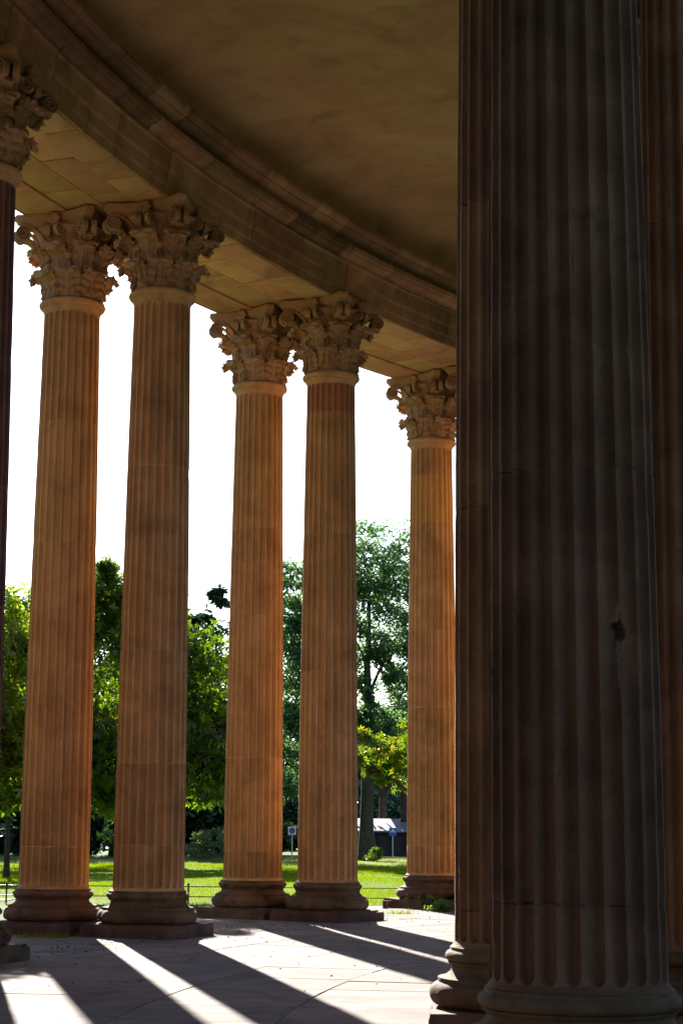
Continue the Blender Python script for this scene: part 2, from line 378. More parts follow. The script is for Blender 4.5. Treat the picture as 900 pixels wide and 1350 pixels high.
def abacus_mesh():
    half = .69; sag = .135; V = []; F = []
    prof = [(.86, 1.075), (.87, 1.10), (.90, 1.125), (.945, 1.14), (.955, 1.15), (.955, 1.165), (.985, 1.19), (1.0, 1.215), (1.0, 1.262), (.97, 1.268)]
    ns = 16; ring = []
    for k in range(4):
        a = k * math.pi / 2
        for i in range(ns + 1):
            y = -.60 + 1.20 * i / ns; x = half - sag * (1 - (y / .60) ** 2)
            ring.append((x * math.cos(a) - y * math.sin(a), x * math.sin(a) + y * math.cos(a)))
    n = len(ring)
    for s, z in prof:
        for x, y in ring:
            V.append((x * s + .010 * fbm(np.array([x*4.]), np.array([y*4.]), np.array([z*6.]))[0], y * s, z + ZC))
    F = [tuple(f) for f in grid_faces(len(prof), n, True)] + [tuple(range(n - 1, -1, -1)), tuple((len(prof) - 1) * n + k for k in range(n))]
    return mesh('abacus', np.array(V) * D, F, M_cap, 35)
def fleuron_mesh():
    b = MB()
    for k in range(7):
        a = 2 * math.pi * k / 7; rr = .062 if k < 7 else 0
        V = []; c = (.60, rr * math.cos(a), 1.165 + rr * math.sin(a) + ZC)
        for i in range(5):
            la = -math.pi / 2 + math.pi * i / 4
            for j in range(8):
                lo = 2 * math.pi * j / 8
                V.append((c[0] + .055 * math.cos(la) * math.cos(lo), c[1] + .048 * math.cos(la) * math.sin(lo), c[2] + .048 * math.sin(la)))
        b.add(V, [tuple(f) for f in grid_faces(5, 8, True)])
    b.box((.56, 0, 1.165 + ZC), (.14, .09, .12))
    b.V = [(x * D, y * D, z * D) for x, y, z in b.V]
    return b.me('fleuron', M_cap, 60)
def stalk_mesh():
    b = MB()
    pts = [(.425, 0, .28 + ZC), (.44, 0, .42 + ZC), (.455, 0, .52 + ZC), (.462, 0, .54 + ZC), (.47, 0, .56 + ZC), (.48, 0, .64 + ZC)]
    b.tube(pts, [.030, .036, .042, .056, .046, .052], 10)
    b.V = [(x * D, y * D, z * D) for x, y, z in b.V]
    return b.me('stalk', M_cap, 50)
low_sp = [(.42, 0), (.43, .10), (.445, .20), (.475, .29), (.53, .355), (.59, .375), (.635, .350), (.645, .305), (.625, .275)]
up_sp = [(.425, .05), (.435, .30), (.445, .48), (.47, .62), (.525, .72), (.60, .775), (.675, .775), (.715, .735), (.715, .69), (.69, .665)]
cal_sp = [(.46, .55), (.50, .66), (.575, .77), (.67, .85), (.77, .885), (.83, .86), (.84, .82)]
CAP = dict(
    bell=bell_mesh(),
    low=leaf_mesh('acanthus_leaf', low_sp, [(0, .19), (.4, .20), (.6, .19), (.8, .16), (.93, .11), (1, .04)], 6.5, 1, nt=66, ns=31, relief=.042),
    up=leaf_mesh('acanthus_leaf', up_sp, [(0, .10), (.35, .17), (.6, .20), (.78, .19), (.92, .13), (1, .04)], 8.5, 2, nt=84, ns=31, relief=.042),
    cal=leaf_mesh('calyx_leaf', cal_sp, [(0, .05), (.3, .10), (.6, .11), (.85, .08), (1, .03)], 4.5, 3, nt=30, ns=15, curl=-.02),
    vol=[], hel=[], aba=abacus_mesh(), fle=fleuron_mesh(), stk=stalk_mesh())
def polar(r, deg, z): return (r * math.cos(R(deg)), r * math.sin(R(deg)), z)
for s in (-1, 1):
    CAP['vol'].append(volute_mesh('volute', polar(.47, 45 + 23 * s, .60), polar(.80, 45 + 6.5 * s, .965), .108, 2.4, .085, .022, s))
    CAP['hel'].append(volute_mesh('helix', polar(.46, 45 + 22 * s, .60), polar(.60, 45 + 35 * s, .975), .088, 2.1, .085, .020, s))
crd = random.Random(21)
def build_capital(root, rz=0.0):
    c = obj('capital', CAP['bell'], root); c.rotation_euler.z = rz
    for k in range(8):
        for nm_, an_ in (('low', 22.5), ('up', 0)):
            l_ = obj('acanthus_leaf', CAP[nm_], c, rz=R(an_ + 45 * k + crd.uniform(-1.6, 1.6)))
            f_ = crd.uniform(.975, 1.025) if crd.random() > .12 else .94; l_.scale = (f_, f_, 1)
        obj('stalk', CAP['stk'], c, rz=R(22.5 + 45 * k))
    for k in range(4):
        for v in CAP['vol']: obj('volute', v, c, rz=R(90 * k))
        for v in CAP['hel']: obj('helix', v, c, rz=R(90 * k))
        obj('calyx_leaf', CAP['cal'], c, rz=R(45 + 90 * k)); obj('fleuron', CAP['fle'], c, rz=R(90 * k))
    obj('abacus', CAP['aba'], c)
    return c
astr_prof = [(.416, 9.10), (.418, 9.13), (.432, 9.165), (.440, 9.18), (.440, 9.2)] + arc(.438, 9.258, .058, .055, -80, 80, 11) + [(.43, 9.325), (.40, 9.335), (.2, 9.335)]
AST = lathe(astr_prof, 72, 9.0, .002, M_shaft, 'astragal')
def ring_pos(rad, deg): return (CX - (rad + DR) * math.cos(R(deg))) * D, (CY + (rad + DR) * math.sin(R(deg))) * D
RI, RO = 33.372, 34.873
def column(rad, deg, joints, label, group, dz=.16, mort=None, chip=1.0, mats=None, hurt=None, seed=None, xy=None, spin=0.0):
    x, y = xy if xy else ring_pos(rad, deg)
    seed = seed if seed is not None else rad * 3.7 + deg * 1.3
    root = empty('column', (x, y, 0), math.pi - R(deg)); root.scale.z = ZS; tag(root, label, 'column', group)
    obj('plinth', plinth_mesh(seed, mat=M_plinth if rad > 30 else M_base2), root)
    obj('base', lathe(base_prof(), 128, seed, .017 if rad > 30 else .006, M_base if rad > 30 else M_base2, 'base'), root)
    f_ = obj('shaft_foot', lathe([(.46, .626), (.527, .6265), (.524, .630), (.512, .640), (.504, .652), (.5, .6655)], 96, seed, .002, (mats or {}).get(0, M_shaft), 'shaft_foot'), root)
    zs = [Z_FL0] + list(joints) + [Z_NECK]
    for i in range(len(zs) - 1):
        m = (mats or {}).get(i, M_shaft)
        hz = hurt if hurt is not None and zs[i] < 2.6 < zs[i + 1] else None
        d = obj('drum', drum_mesh(zs[i], zs[i + 1], seed + i, dz, m, hz, chip), root); d.rotation_euler.z = spin
        if i < len(zs) - 2:
            j = obj('mortar_joint', mortar_mesh(zs[i + 1], seed + i, mort or M_mortar), root); j.rotation_euler.z = spin
    obj('astragal', AST, root)
    build_capital(root)
    return root
GC = 'paired columns of the outer curved row'
GI = 'columns of the inner curved row'
M_dmort = stone_mat('dark_joint', [(.035, .025, .02), (.10, .065, .045), (.22, .16, .12)], scale=5, spread=.25)
M_patch = stone_mat('sandstone_reddish', [(.24, .125, .065), (.36, .19, .095), (.44, .25, .13)], streak=.2, stain_amt=.3)
M_pale = stone_mat('sandstone_new', [(.46, .25, .09), (.55, .31, .12), (.60, .36, .15)], streak=.1, stain_amt=.15)
column(RI, 14.53, [1.2, 2.6, 4.0, 5.4, 7.0], 'fluted column cut off by the left edge, purplish brown shaft', GC, mats={i: M_purple for i in range(6)})
column(RO, 14.50, [1.3, 2.8, 4.3, 6.0, 7.7], 'outer partner of the column at the left edge, just outside the picture', GC)
column(RO, 23.13, [1.22, 3.75, 5.60, 7.43], 'orange fluted column, left one of the leftmost complete pair', GC)
column(RI, 23.22, [1.25, 2.39, 3.98, 6.65], 'brown fluted column, right one of the leftmost complete pair, wide dark plinth in front', GC)
column(RO, 31.99, [1.11, 2.69, 5.15, 6.68], 'orange fluted column, left one of the middle pair, round shrub left of its foot', GC)
column(RI, 31.98, [1.17, 4.12, 6.47, 8.60], 'fluted column of the middle pair with a dark reddish band under its capital', GC, mats={4: M_patch, 3: M_shaft})
column(RO, 40.68, [1.19, 3.88, 5.40, 7.58, 8.55], 'farthest column in view, pale new stones below its capital, weeds at its foot', GC, mats={4: M_pale})
column(RI, 40.70, [1.2, 2.9, 4.7, 6.6], 'column mostly hidden behind the dark inner column, only its capital edge showing', GC)
for a in (5.3, -3.8, -12.9, -22.0, -30.6):
    column(RI, a, [1.2, 3.0, 5.0, 7.0], 'column of the outer row standing out of view left of the camera', GC, dz=.5)
    column(RO, a, [1.2, 3.0, 5.0, 7.0], 'column of the outer row standing out of view left of the camera', GC, dz=.5)
for a in (50.6, 59.7):
    column(RI, a, [1.2, 3.0, 5.0, 7.0], 'column of the outer row hidden behind the big dark foreground column', GC, dz=.5)
    column(RO, a, [1.2, 3.0, 5.0, 7.0], 'column of the outer row hidden behind the big dark foreground column', GC, dz=.5)
# the big dark column: broken-out hole with a chipped arris
R2DEG = -2.692; R2X, R2Y = 1.47083 * D, 10.55353 * D
RZ2 = math.pi - R(R2DEG); AV2 = math.atan2(-R2Y, -R2X)
SPIN = (AV2 + R(33.3) - RZ2 - PIT / 2) % PIT
def hurt(th, z, r):
    """a lump of one arris broken away round a hole, as seen right of the column's middle"""
    def off(deg): return (th - (AV2 + R(deg) - RZ2 - SPIN) + math.pi) % (2 * math.pi) - math.pi
    a = off(33.0) * .5; b = z - 2.60; n = fbm(a * 26, b * 11, b * 0 + 4); n2 = fbm(a * 60, b * 40, a * 0)
    scoop = np.exp(-((a - .004 * np.sin(b * 14)) / (.060 + .012 * n)) ** 4 - ((b + .07) / .25) ** 4)
    flat = .466 - .014 * np.clip(n, -1, 1) + .005 * n2 - .10 * np.abs(a)
    out = r + (np.minimum(r, flat) - r) * np.clip(scoop * 2.6 - .5, 0, 1)
    a2 = off(34.6) * .5
    hole = (a2 / .062) ** 2 + ((b - .01) / .055) ** 2 < 1 + .25 * n2
    return np.where(hole, np.minimum(out, .36), out)
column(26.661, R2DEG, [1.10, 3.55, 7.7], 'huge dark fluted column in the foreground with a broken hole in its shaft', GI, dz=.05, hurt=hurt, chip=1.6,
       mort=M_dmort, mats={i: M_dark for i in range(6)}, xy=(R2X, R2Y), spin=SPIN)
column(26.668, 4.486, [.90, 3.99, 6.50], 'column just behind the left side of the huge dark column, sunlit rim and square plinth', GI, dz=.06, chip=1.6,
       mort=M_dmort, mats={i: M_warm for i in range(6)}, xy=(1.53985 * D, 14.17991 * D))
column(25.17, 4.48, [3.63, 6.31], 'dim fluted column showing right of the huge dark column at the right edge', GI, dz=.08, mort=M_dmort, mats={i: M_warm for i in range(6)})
column(25.16, -3.56, [1.2, 3.0, 5.0, 7.0], 'inner partner of the huge dark column, out of view to the right', GI, dz=.5, mort=M_dmort, mats={i: M_dark for i in range(6)})
for a in (-18.0, -26.5, 14.5, 25.0, 35.5, 46):  # negative angles: unseen pairs added to narrow the open sky
    column(26.64, a, [1.2, 3.0, 5.0, 7.0], ('column of the inner row hidden behind the huge dark column' if a > 0 else 'column added to the inner row out of view to cut sky light'), GI, dz=.5, mort=M_dmort, mats={i: M_dark for i in range(6)})
    column(25.14, a, [1.2, 3.0, 5.0, 7.0], ('column of the inner row hidden behind the huge dark column' if a > 0 else 'column added to the inner row out of view to cut sky light'), GI, dz=.5, mort=M_dmort, mats={i: M_dark for i in range(6)})

# ---------------------------------------------------------------- entablature, ceiling, roof
def sweep_block(name, prof, a0, a1, n, mat, jit=0.0, seed=0, ch=.004, closed=True):
    """closed (R,H) section swept from angle a0 to a1 (degrees); returns mesh in world metres"""
    P = np.array(prof, float); m = len(P); g = ch / P[:, 0].mean() * 57.3
    cen = P.mean(0)
    angs = [a0 + .0, a0 + g] + list(np.linspace(a0, a1, n + 1)[1:-1]) + [a1 - g, a1]
    V = []
    for i, a in enumerate(angs):
        Q = P.copy()
        if i in (0, len(angs) - 1):
            d = Q - cen; L_ = np.linalg.norm(d, axis=1)[:, None] + 1e-9; Q = Q - d / L_ * ch
        nn = jit * fbm(P[:, 0] * 5 + seed, P[:, 1] * 9 + seed, np.full(m, a * 3.0))
        rr = Q[:, 0] + nn
        V.append(np.stack([(CX - (rr + DR) * math.cos(R(a))) * D, (CY + (rr + DR) * math.sin(R(a))) * D, (Q[:, 1] + nn * .3) * D * ZS], -1))
    V = np.array(V); k = len(angs)
    F = [tuple(f) for f in grid_faces(k, m, True)] + [tuple(range(m)), tuple((k - 1) * m + j for j in range(m - 1, -1, -1))]
    return mesh(name, V.reshape(-1, 3), F, mat, 30)
ent = empty('entablature', (*ring_pos(34.1, 20), 10.6 * D)); tag(ent, 'long curved stone entablature with mouldings carried by the outer paired columns', 'entablature')
def ent_part(name, me, parent, kind=None):
    o = obj(name, me, parent); o.matrix_parent_inverse = Matrix.Translation(-Vector(parent.location)); return o
A0, A1 = -34.5, 68.0
fas = [(33.0, 10.60), (33.0, 10.735), (32.985, 10.74), (32.972, 10.75), (32.972, 10.762), (32.965, 10.765), (32.965, 10.935), (32.945, 10.94), (32.93, 10.952), (32.93, 10.968), (32.92, 10.972), (32.92, 11.215), (32.895, 11.225), (32.885, 11.24), (32.885, 11.262), (33.35, 11.262), (33.35, 10.72), (33.06, 10.66), (33.06, 10.60)]
mou = [(32.90, 11.266), (32.90, 11.285), (32.885, 11.29), (32.88, 11.31), (32.85, 11.335), (32.79, 11.352), (32.765, 11.355), (32.765, 11.372), (32.74, 11.378), (32.74, 11.388), (32.695, 11.39), (32.695, 11.47), (32.71, 11.485), (32.80, 11.50), (33.4, 11.50), (33.4, 11.266)]
cor = [(32.83, 11.504), (32.83, 11.58), (32.815, 11.59), (32.81, 11.605), (32.775, 11.61), (32.775, 11.64), (32.755, 11.645), (32.735, 11.665), (32.69, 11.685), (32.66, 11.69), (32.66, 11.715), (32.62, 11.722), (32.585, 11.745), (32.575, 11.765), (32.56, 11.77), (32.56, 11.835), (32.58, 11.85), (33.5, 11.85), (33.5, 11.504)]
rd = random.Random(3)
def cuts(step, var, off=0.0):
    a = A0 + off; out = [A0]
    while a < A1 - 1:
        a += step * (1 + rd.uniform(-var, var)); out.append(min(a, A1))
    out[-1] = A1
    return out
for nm, prof, st in (('fascia_stone', fas, 2.1), ('moulding_stone', mou, 2.6), ('cornice_stone', cor, 2.3)):
    c = cuts(st, .35)
    for i in range(len(c) - 1):
        if c[i + 1] - c[i] < .3: continue
        sh = rd.uniform(-.006, .006)
        ent_part(nm, sweep_block(nm, [(r + sh, h) for r, h in prof], c[i] + .012, c[i + 1] - .012, 7, M_fascia, .004, i * 1.7), ent)
# soffit stones: plain margins and a slightly recessed middle
rows = [(33.064, 33.55, 0.0), (33.554, 34.10, .03), (34.104, 34.70, .03), (34.704, 35.35, 0.0)]
for q, (r0, r1, up) in enumerate(rows):
    c = cuts(2.4, .3, rd.uniform(0, 1))
    for i in range(len(c) - 1):
        if c[i + 1] - c[i] < .3: continue
        e = rd.uniform(-.004, .004); z0 = 10.60 + up + e
        pr = [(r0 + .004, z0 + .003), (r0 + .012, z0), (r1 - .012, z0), (r1 - .004, z0 + .003), (r1 - .004, z0 + .12), (r0 + .004, z0 + .12)]
        ent_part('soffit_stone', sweep_block('soffit_stone', pr, c[i] + .02, c[i + 1] - .02, 6, M_soffit, .003, i + q * 9, .008), ent)
core = [(33.10, 10.70), (35.30, 10.70), (35.30, 11.84), (33.10, 11.84)]
ent_part('core', sweep_block('core', core, A0 + .1, A1 - .1, 80, M_joint), ent)
outp = [(35.30, 10.605), (35.40, 10.605), (35.40, 10.9), (35.43, 10.95), (35.43, 11.25), (35.65, 11.35), (35.65, 11.5), (35.45, 11.55), (35.45, 12.2), (35.9, 12.4), (35.95, 12.6), (35.2, 12.62), (35.2, 11.86), (35.30, 11.8)]
c = cuts(2.5, .2)
for i in range(len(c) - 1):
    if c[i + 1] - c[i] < .3: continue
    ent_part('outer_cornice_stone', sweep_block('outer_cornice_stone', [(r + .004, h) for r, h in outp], c[i] + .01, c[i + 1] - .01, 6, M_fascia, .004, i), ent)
ent2 = empty('entablature', (*ring_pos(25.9, 5), 10.6 * D)); tag(ent2, 'curved stone entablature above the huge dark column, out of view overhead', 'entablature')
inn = [(24.7, 10.60), (27.05, 10.60), (27.05, 10.76), (27.08, 10.78), (27.08, 11.25), (27.3, 11.4), (27.3, 11.5), (27.2, 11.52), (27.2, 11.62), (27.45, 11.77), (27.45, 11.85), (27.1, 11.86), (27.1, 12.6), (24.3, 12.6), (24.3, 12.4), (24.7, 12.2)]
B0, B1 = -34.5, 66.0
nb = 38
for i in range(nb):
    a0 = B0 + (B1 - B0) * i / nb; a1 = B0 + (B1 - B0) * (i + 1) / nb
    ent_part('architrave_stone', sweep_block('architrave_stone', inn, a0 + .01, a1 - .01, 4, M_fascia, .003, i), ent2)
# plaster vault over the walk
V = []; na, nr = 120, 40
for i in range(na + 1):
    a = A0 + (A1 - A0) * i / na
    for j in range(nr + 1):
        q = math.pi * j / nr; rr = 30.0 + 2.95 * math.cos(q); h = 11.80 + .78 * math.sin(q) ** .33
        V.append(((CX - (rr + DR) * math.cos(R(a))) * D, (CY + (rr + DR) * math.sin(R(a))) * D, h * D * ZS))
o = obj('vaulted_ceiling', mesh('vaulted_ceiling', V, grid_faces(na + 1, nr + 1), M_plaster, 180)); tag(o, 'stained ochre plaster vault over the curved walk between the column rows', 'ceiling')
V = []; F = []
for i in range(na + 1):
    a = A0 + (A1 - A0) * i / na
    for rr, h in ((24.4, 12.64), (35.2, 12.64), (35.2, 13.1), (24.4, 13.1)):
        V.append(((CX - (rr + DR) * math.cos(R(a))) * D, (CY + (rr + DR) * math.sin(R(a))) * D, h * D * ZS))
o = obj('roof_slab', mesh('roof_slab', V, [tuple(f) for f in grid_faces(na + 1, 4, True)] + [(0, 1, 2, 3), tuple(na * 4 + k for k in (3, 2, 1, 0))], M_fascia)); tag(o, 'flat stone roof above the curved colonnade, out of view overhead', 'roof')

M_blocker = stone_mat('blocker_stone', [(.05, .035, .028), (.08, .06, .045), (.12, .09, .07)])
blk = empty('light_blocker', (*ring_pos(30, -38), 0)); tag(blk, 'dark stone wall added behind the camera to cut fill light, out of view', 'building')  # added dark mass, keeps frontal fill off the foreground column
ent_part('wall', sweep_block('wall', [(24.2, -.1), (35.8, -.1), (35.8, 13.4), (24.2, 13.4)], -42, -35.0, 4, M_blocker), blk)
ent_part('cornice', sweep_block('cornice', [(23.8, 13.41), (36.2, 13.41), (36.4, 13.8), (23.6, 13.8)], -42.4, -34.6, 4, M_blocker), blk)
ent_part('door', sweep_block('door', [(28.6, 0), (31.4, 0), (31.4, 6.5), (28.6, 6.5)], -34.98, -34.9, 2, M_iron), blk)

# ---------------------------------------------------------------- ground
def ring_sheet(name, r0, r1, a0, a1, z, mat, n=60, m=2):
    V = []
    for i in range(n + 1):
        a = a0 + (a1 - a0) * i / n
        for j in range(m + 1):
            rr = r0 + (r1 - r0) * j / m
            V.append(((CX - (rr + DR) * math.cos(R(a))) * D, (CY + (rr + DR) * math.sin(R(a))) * D, z))
    return obj(name, mesh(name, V, grid_faces(n + 1, m + 1), mat))
def lawn_mat():
    m = flat_mat('lawn', (.07, .12, .02), .9, var=.35, scale=.9); return m
M_lawn = lawn_mat()
for m_ in (M_lawn, M_road, M_path, M_court, M_earth, M_joint): m_.node_tree.nodes['Principled BSDF'].inputs['Specular IOR Level'].default_value = .04
S_ = 3000
tag(obj('lawn', mesh('lawn', [(-S_, -S_, -.075), (S_, -S_, -.075), (S_, S_, -.075), (-S_, S_, -.075)], [(0, 1, 2, 3)], M_lawn)), kind='structure')
tag(ring_sheet('courtyard_ground', .5, 24.0, -179, 180, -.06, M_court, 90), kind='structure')
tag(ring_sheet('bare_ground_strip', 24.0, 36.6, -50, 80, -.045, M_earth, 90), kind='structure')
pav = tag(ring_sheet('pavement', 24.05, 36.1, -48, 78, -.03, M_joint, 120), kind='structure')
near = MB(); srd = random.Random(11); r = 24.3; row = 0
while r < 35.9:
    w_ = [1.45, 1.2, 1.6, 1.3, 1.5, 1.25, 1.4, 1.55, 1.3][row % 9]; r1 = min(r + w_, 36.0)
    a = -47 + srd.uniform(0, 2)
    while a < 60:
        da = srd.uniform(1.5, 2.9) * 1.15; tilt = srd.uniform(-.0016, .0016); e = srd.uniform(-.0015, .0015)
        gj = .003 + srd.random() * .004
        P = []; nA = 3
        for ang in np.linspace(a + gj / r * 57.3, a + da - gj / r * 57.3, nA):
            for rr_ in (r + gj, r1 - gj):
                P.append([(CX - (rr_ + DR) * math.cos(R(ang))) * D + srd.uniform(-.003, .003), (CY + (rr_ + DR) * math.sin(R(ang))) * D + srd.uniform(-.003, .003), e + tilt * (rr_ - r) * 2])
        P = np.array(P); cen = P.mean(0)
        top = P + (cen - P) * .005 * [1, 1, 0]; mid = P.copy(); mid[:, 2] -= .007; bot = P.copy(); bot[:, 2] = -.029
        Vv = np.vstack([top, mid, bot]); per = [0, 2, 4, 5, 3, 1]; F = [(0, 1, 3, 2), (2, 3, 5, 4)]
        for k in range(6):
            p, q = per[k], per[(k + 1) % 6]; F += [(p, q, q + 6, p + 6), (p + 6, q + 6, q + 12, p + 12)]
        if a < -14: near.add(Vv, F)
        else: obj('paving_slab', mesh('paving_slab', Vv, F, M_slab), pav)
        a += da
    r = r1; row += 1
tag(obj('paving_slabs', near.me('paving_slabs', M_slab), pav), kind='stuff')

def P2(u, v, z=0.0):
    """plan point (metres) on height z seen at photo pixel u,v"""
    a, b = u - PPX, v - PPY; c, s = math.cos(ROLL), math.sin(ROLL); a, b = c * a + s * b, -s * a + c * b
    d = (a / F_PX, math.cos(PITCH) + b / F_PX * math.sin(PITCH), math.sin(PITCH) - b / F_PX * math.cos(PITCH))
    t = (z - CAMH * D) / d[2]; return d[0] * t, d[1] * t
def PY(u, y, v=None):
    """x (and height) in metres of photo pixel u,v on the plane at depth y metres"""
    vv = 1093 if v is None else v
    a, b = u - PPX, vv - PPY; c, s = math.cos(ROLL), math.sin(ROLL); a, b = c * a + s * b, -s * a + c * b
    d = (a / F_PX, math.cos(PITCH) + b / F_PX * math.sin(PITCH), math.sin(PITCH) - b / F_PX * math.cos(PITCH))
    t = y / d[1]; return d[0] * t, CAMH * D + d[2] * t

# road and path beyond the lawn
def strip(name, y0, y1, x0, x1, z, mat): return tag(obj(name, mesh(name, [(x0, y0, z), (x1, y0, z), (x1, y1, z), (x0, y1, z)], [(0, 1, 2, 3)], mat)), kind='structure')
strip('road', 108, 116, 2.6, 90, -.055, M_road)
kb = MB(); kb.box((46.3, 107.9, -.02), (87.4, .2, .13)); tag(obj('kerb', kb.me('kerb', M_path)), kind='structure')
strip('path', 43.2, 44.6, -30, -7.2, -.06, M_path)

# ---------------------------------------------------------------- vegetation
L_chest = leaf_mat('chestnut_leaves', [(.014, .04, .006), (.035, .085, .008), (.08, .15, .010), (.14, .20, .013)], (2.4, 2.1, .7), .55)
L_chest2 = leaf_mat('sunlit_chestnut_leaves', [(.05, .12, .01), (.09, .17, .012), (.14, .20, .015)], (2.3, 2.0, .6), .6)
L_bough = leaf_mat('bough_leaves', [(.015, .045, .008), (.04, .10, .010), (.10, .16, .012), (.20, .20, .015)], (2.3, 2.0, .6), .55)
L_yel = leaf_mat('yellowing_leaves', [(.05, .11, .012), (.10, .17, .015), (.20, .20, .015)], (2.2, 1.8, .6), .6)
L_lime = leaf_mat('lime_leaves', [(.05, .10, .045), (.09, .16, .065), (.13, .21, .08)], (1.7, 1.8, 1.2), .55)
L_dark = leaf_mat('dark_leaves', [(.010, .026, .010), (.018, .042, .014), (.030, .060, .018)], (1.3, 1.5, .8), .3)
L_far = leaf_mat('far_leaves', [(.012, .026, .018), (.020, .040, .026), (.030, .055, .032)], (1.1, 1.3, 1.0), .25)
L_grass = leaf_mat('grass_blades', [(.08, .155, .006), (.125, .20, .007), (.17, .225, .010)], (1.75, 1.6, .3), .5, .004)
L_weed = leaf_mat('weed_leaves', [(.05, .10, .012), (.09, .16, .015), (.14, .20, .03)], (1.8, 1.8, .7), .45)
L_shrub = leaf_mat('shrub_leaves', [(.11, .14, .05), (.16, .20, .07), (.21, .25, .10)], (1.4, 1.4, .9), .35)
def unit(n, r_): v = r_.normal(size=(n, 3)); return v / np.linalg.norm(v, axis=1)[:, None]
def leaf_cloud(P, size, r_, mat, name, droop=.4, fan=1, asp=.42):
    """P leaf positions; each leaf is fan folded blades sharing one base point (one island each)"""
    n = len(P); d = unit(n, r_); d[:, 2] = d[:, 2] * .6 - droop; d /= np.linalg.norm(d, axis=1)[:, None]
    u = unit(n, r_); sx = np.cross(d, u); sx /= np.linalg.norm(sx, axis=1)[:, None] + 1e-9; nn = np.cross(d, sx)
    L_ = size * (.6 + .8 * r_.random(n))[:, None]; Vs = []; Fs = []; base = 0
    for k in range(fan):
        al = 0 if fan == 1 else (k - (fan - 1) / 2) * R(48)
        dd = d * math.cos(al) + sx * math.sin(al); ss = np.cross(nn, dd)
        lk = L_ * (1 - .12 * abs(k - (fan - 1) / 2))
        w_ = lk * asp * .5 * (1.0 if fan == 1 else .62)
        a = P; b = P + dd * lk * .55 + ss * w_ + nn * lk * .07; c = P + dd * lk - nn * lk * .12; e = P + dd * lk * .55 - ss * w_ + nn * lk * .07
        Vs.append(np.stack([a, b, c, e], 1))
    V = np.stack(Vs, 1)                                    # n,fan,4,3
    V = V.reshape(-1, 3); idx = np.arange(n * fan)[:, None] * 4 + np.arange(4)[None, :]
    if fan > 1:                                            # share base vertex so a palmate leaf is one island
        idx = idx.reshape(n, fan, 4); idx[:, :, 0] = idx[:, :1, 0]; idx = idx.reshape(-1, 4)
    return mesh(name, V, idx, mat)
def crown_points(ells, n, r_, clump=.16, shell=.55, ncl=60, flat=.6):
    """leaf positions gathered in clumps through a union of ellipsoids (cx,cy,cz,rx,ry,rz,weight)"""
    out = []; W = sum(e[6] for e in ells)
    for e in ells:
        m = int(n * e[6] / W); k = max(4, int(ncl * e[6] / W))
        c = unit(k, r_) * (shell + (1 - shell) * r_.random(k) ** .6)[:, None]
        c = c * np.array(e[3:6]) + np.array(e[:3]); which = r_.integers(0, k, m)
        s = clump * (e[3] + e[5]) * .5 * (.6 + .9 * r_.random(k))[which][:, None]
        out.append(c[which] + np.clip(r_.normal(size=(m, 3)), -2.2, 2.2) * s * np.array([1, 1, flat]))
    return np.vstack(out)
def trunk_mesh(H, r0, r1, limbs, r_, lean=(0, 0)):
    b = MB(); n = 8
    pts = [(lean[0] * (i / n) + .06 * r0 * r_.normal() * (i > 0), lean[1] * (i / n) + .06 * r0 * r_.normal() * (i > 0), H * i / n - .1 * (i == 0)) for i in range(n + 1)]
    rad = [r0 * (1.35 if i == 0 else 1) + (r1 - r0) * i / n for i in range(n + 1)]
    b.tube(pts, rad, 12)
    for (z0, dx, dy, dz, rr) in limbs:
        i = min(n, max(0, int(z0 / H * n))); p = np.array(pts[i])
        lp = [tuple(p + np.array([dx, dy, dz]) * t + np.array([0, 0, .12 * abs(dx) * math.sin(t * 3.1)])) for t in (0, .3, .6, 1)]
        b.tube(lp, [rr, rr * .8, rr * .5, rr * .2], 8)
    return b.me('trunk', M_bark, 60)
def tree(name, x, y, label, ells, n, size, mat, trunk, limbs=(), fan=1, clump=.16, seed=1, ncl=60, cat='tree', group=None, shell=.55, droop=.4, crown='crown', asp=.42, zmin=.15):
    r_ = np.random.default_rng(seed); root = empty(name, (x, y, -.07)); tag(root, label, cat, group)
    if trunk: obj('trunk', trunk_mesh(*trunk, limbs, r_), root)
    P = crown_points(ells, n, r_, clump, shell, ncl)
    P = P[P[:, 2] > zmin + (.45 * fbm(P[:, 0] * 1.6 + seed, P[:, 1] * 1.6, P[:, 2] * 0) if zmin > 1 else 0)]
    obj(crown, leaf_cloud(P, size, r_, mat, crown, droop, fan, asp), root)
    return root
# near chestnuts outside the row
Y = 46.0
x, _ = PY(176, Y)
tree('chestnut_tree', x, Y, 'big-leaved chestnut tree seen either side of the second column, brightly backlit', [(0, 0, 5.0, 2.3, 2.0, 2.4, 1.0), (-1.3, 0, 3.4, 1.6, 1.6, 1.5, .5), (1.6, -.2, 3.6, 1.3, 1.5, 1.9, .55), (-.8, 0, 7.3, 1.1, 1.1, 1.1, .35), (0, 0, 3.0, 2.4, 1.6, .9, .35)],
     17000, .18, L_chest, (5.5, .2, .08), [(2.2, 1.4, 0, 1.6, .08), (2.4, -1.5, .2, 1.5, .08), (3, .6, -.8, 2, .06)], fan=5, asp=.5, zmin=2.2, seed=2, ncl=170, clump=.15)
Y = 33.5; x, _ = PY(-22, Y)
tree('chestnut_tree', x, Y, 'sunlit yellow-green chestnut tree between the left edge and the first full column', [(-.35, 0, 4.4, 1.3, 1.6, 1.65, 1.0), (-.1, .2, 3.0, 1.0, 1.3, 1.0, .4)],
     9000, .17, L_chest2, (4.2, .15, .06), [(2.2, 1.0, 0, 1.4, .06), (2.4, -1.0, .2, 1.4, .06)], fan=5, asp=.5, seed=5, ncl=70, clump=.15)
Y = 49.0; x, _ = PY(560, Y)
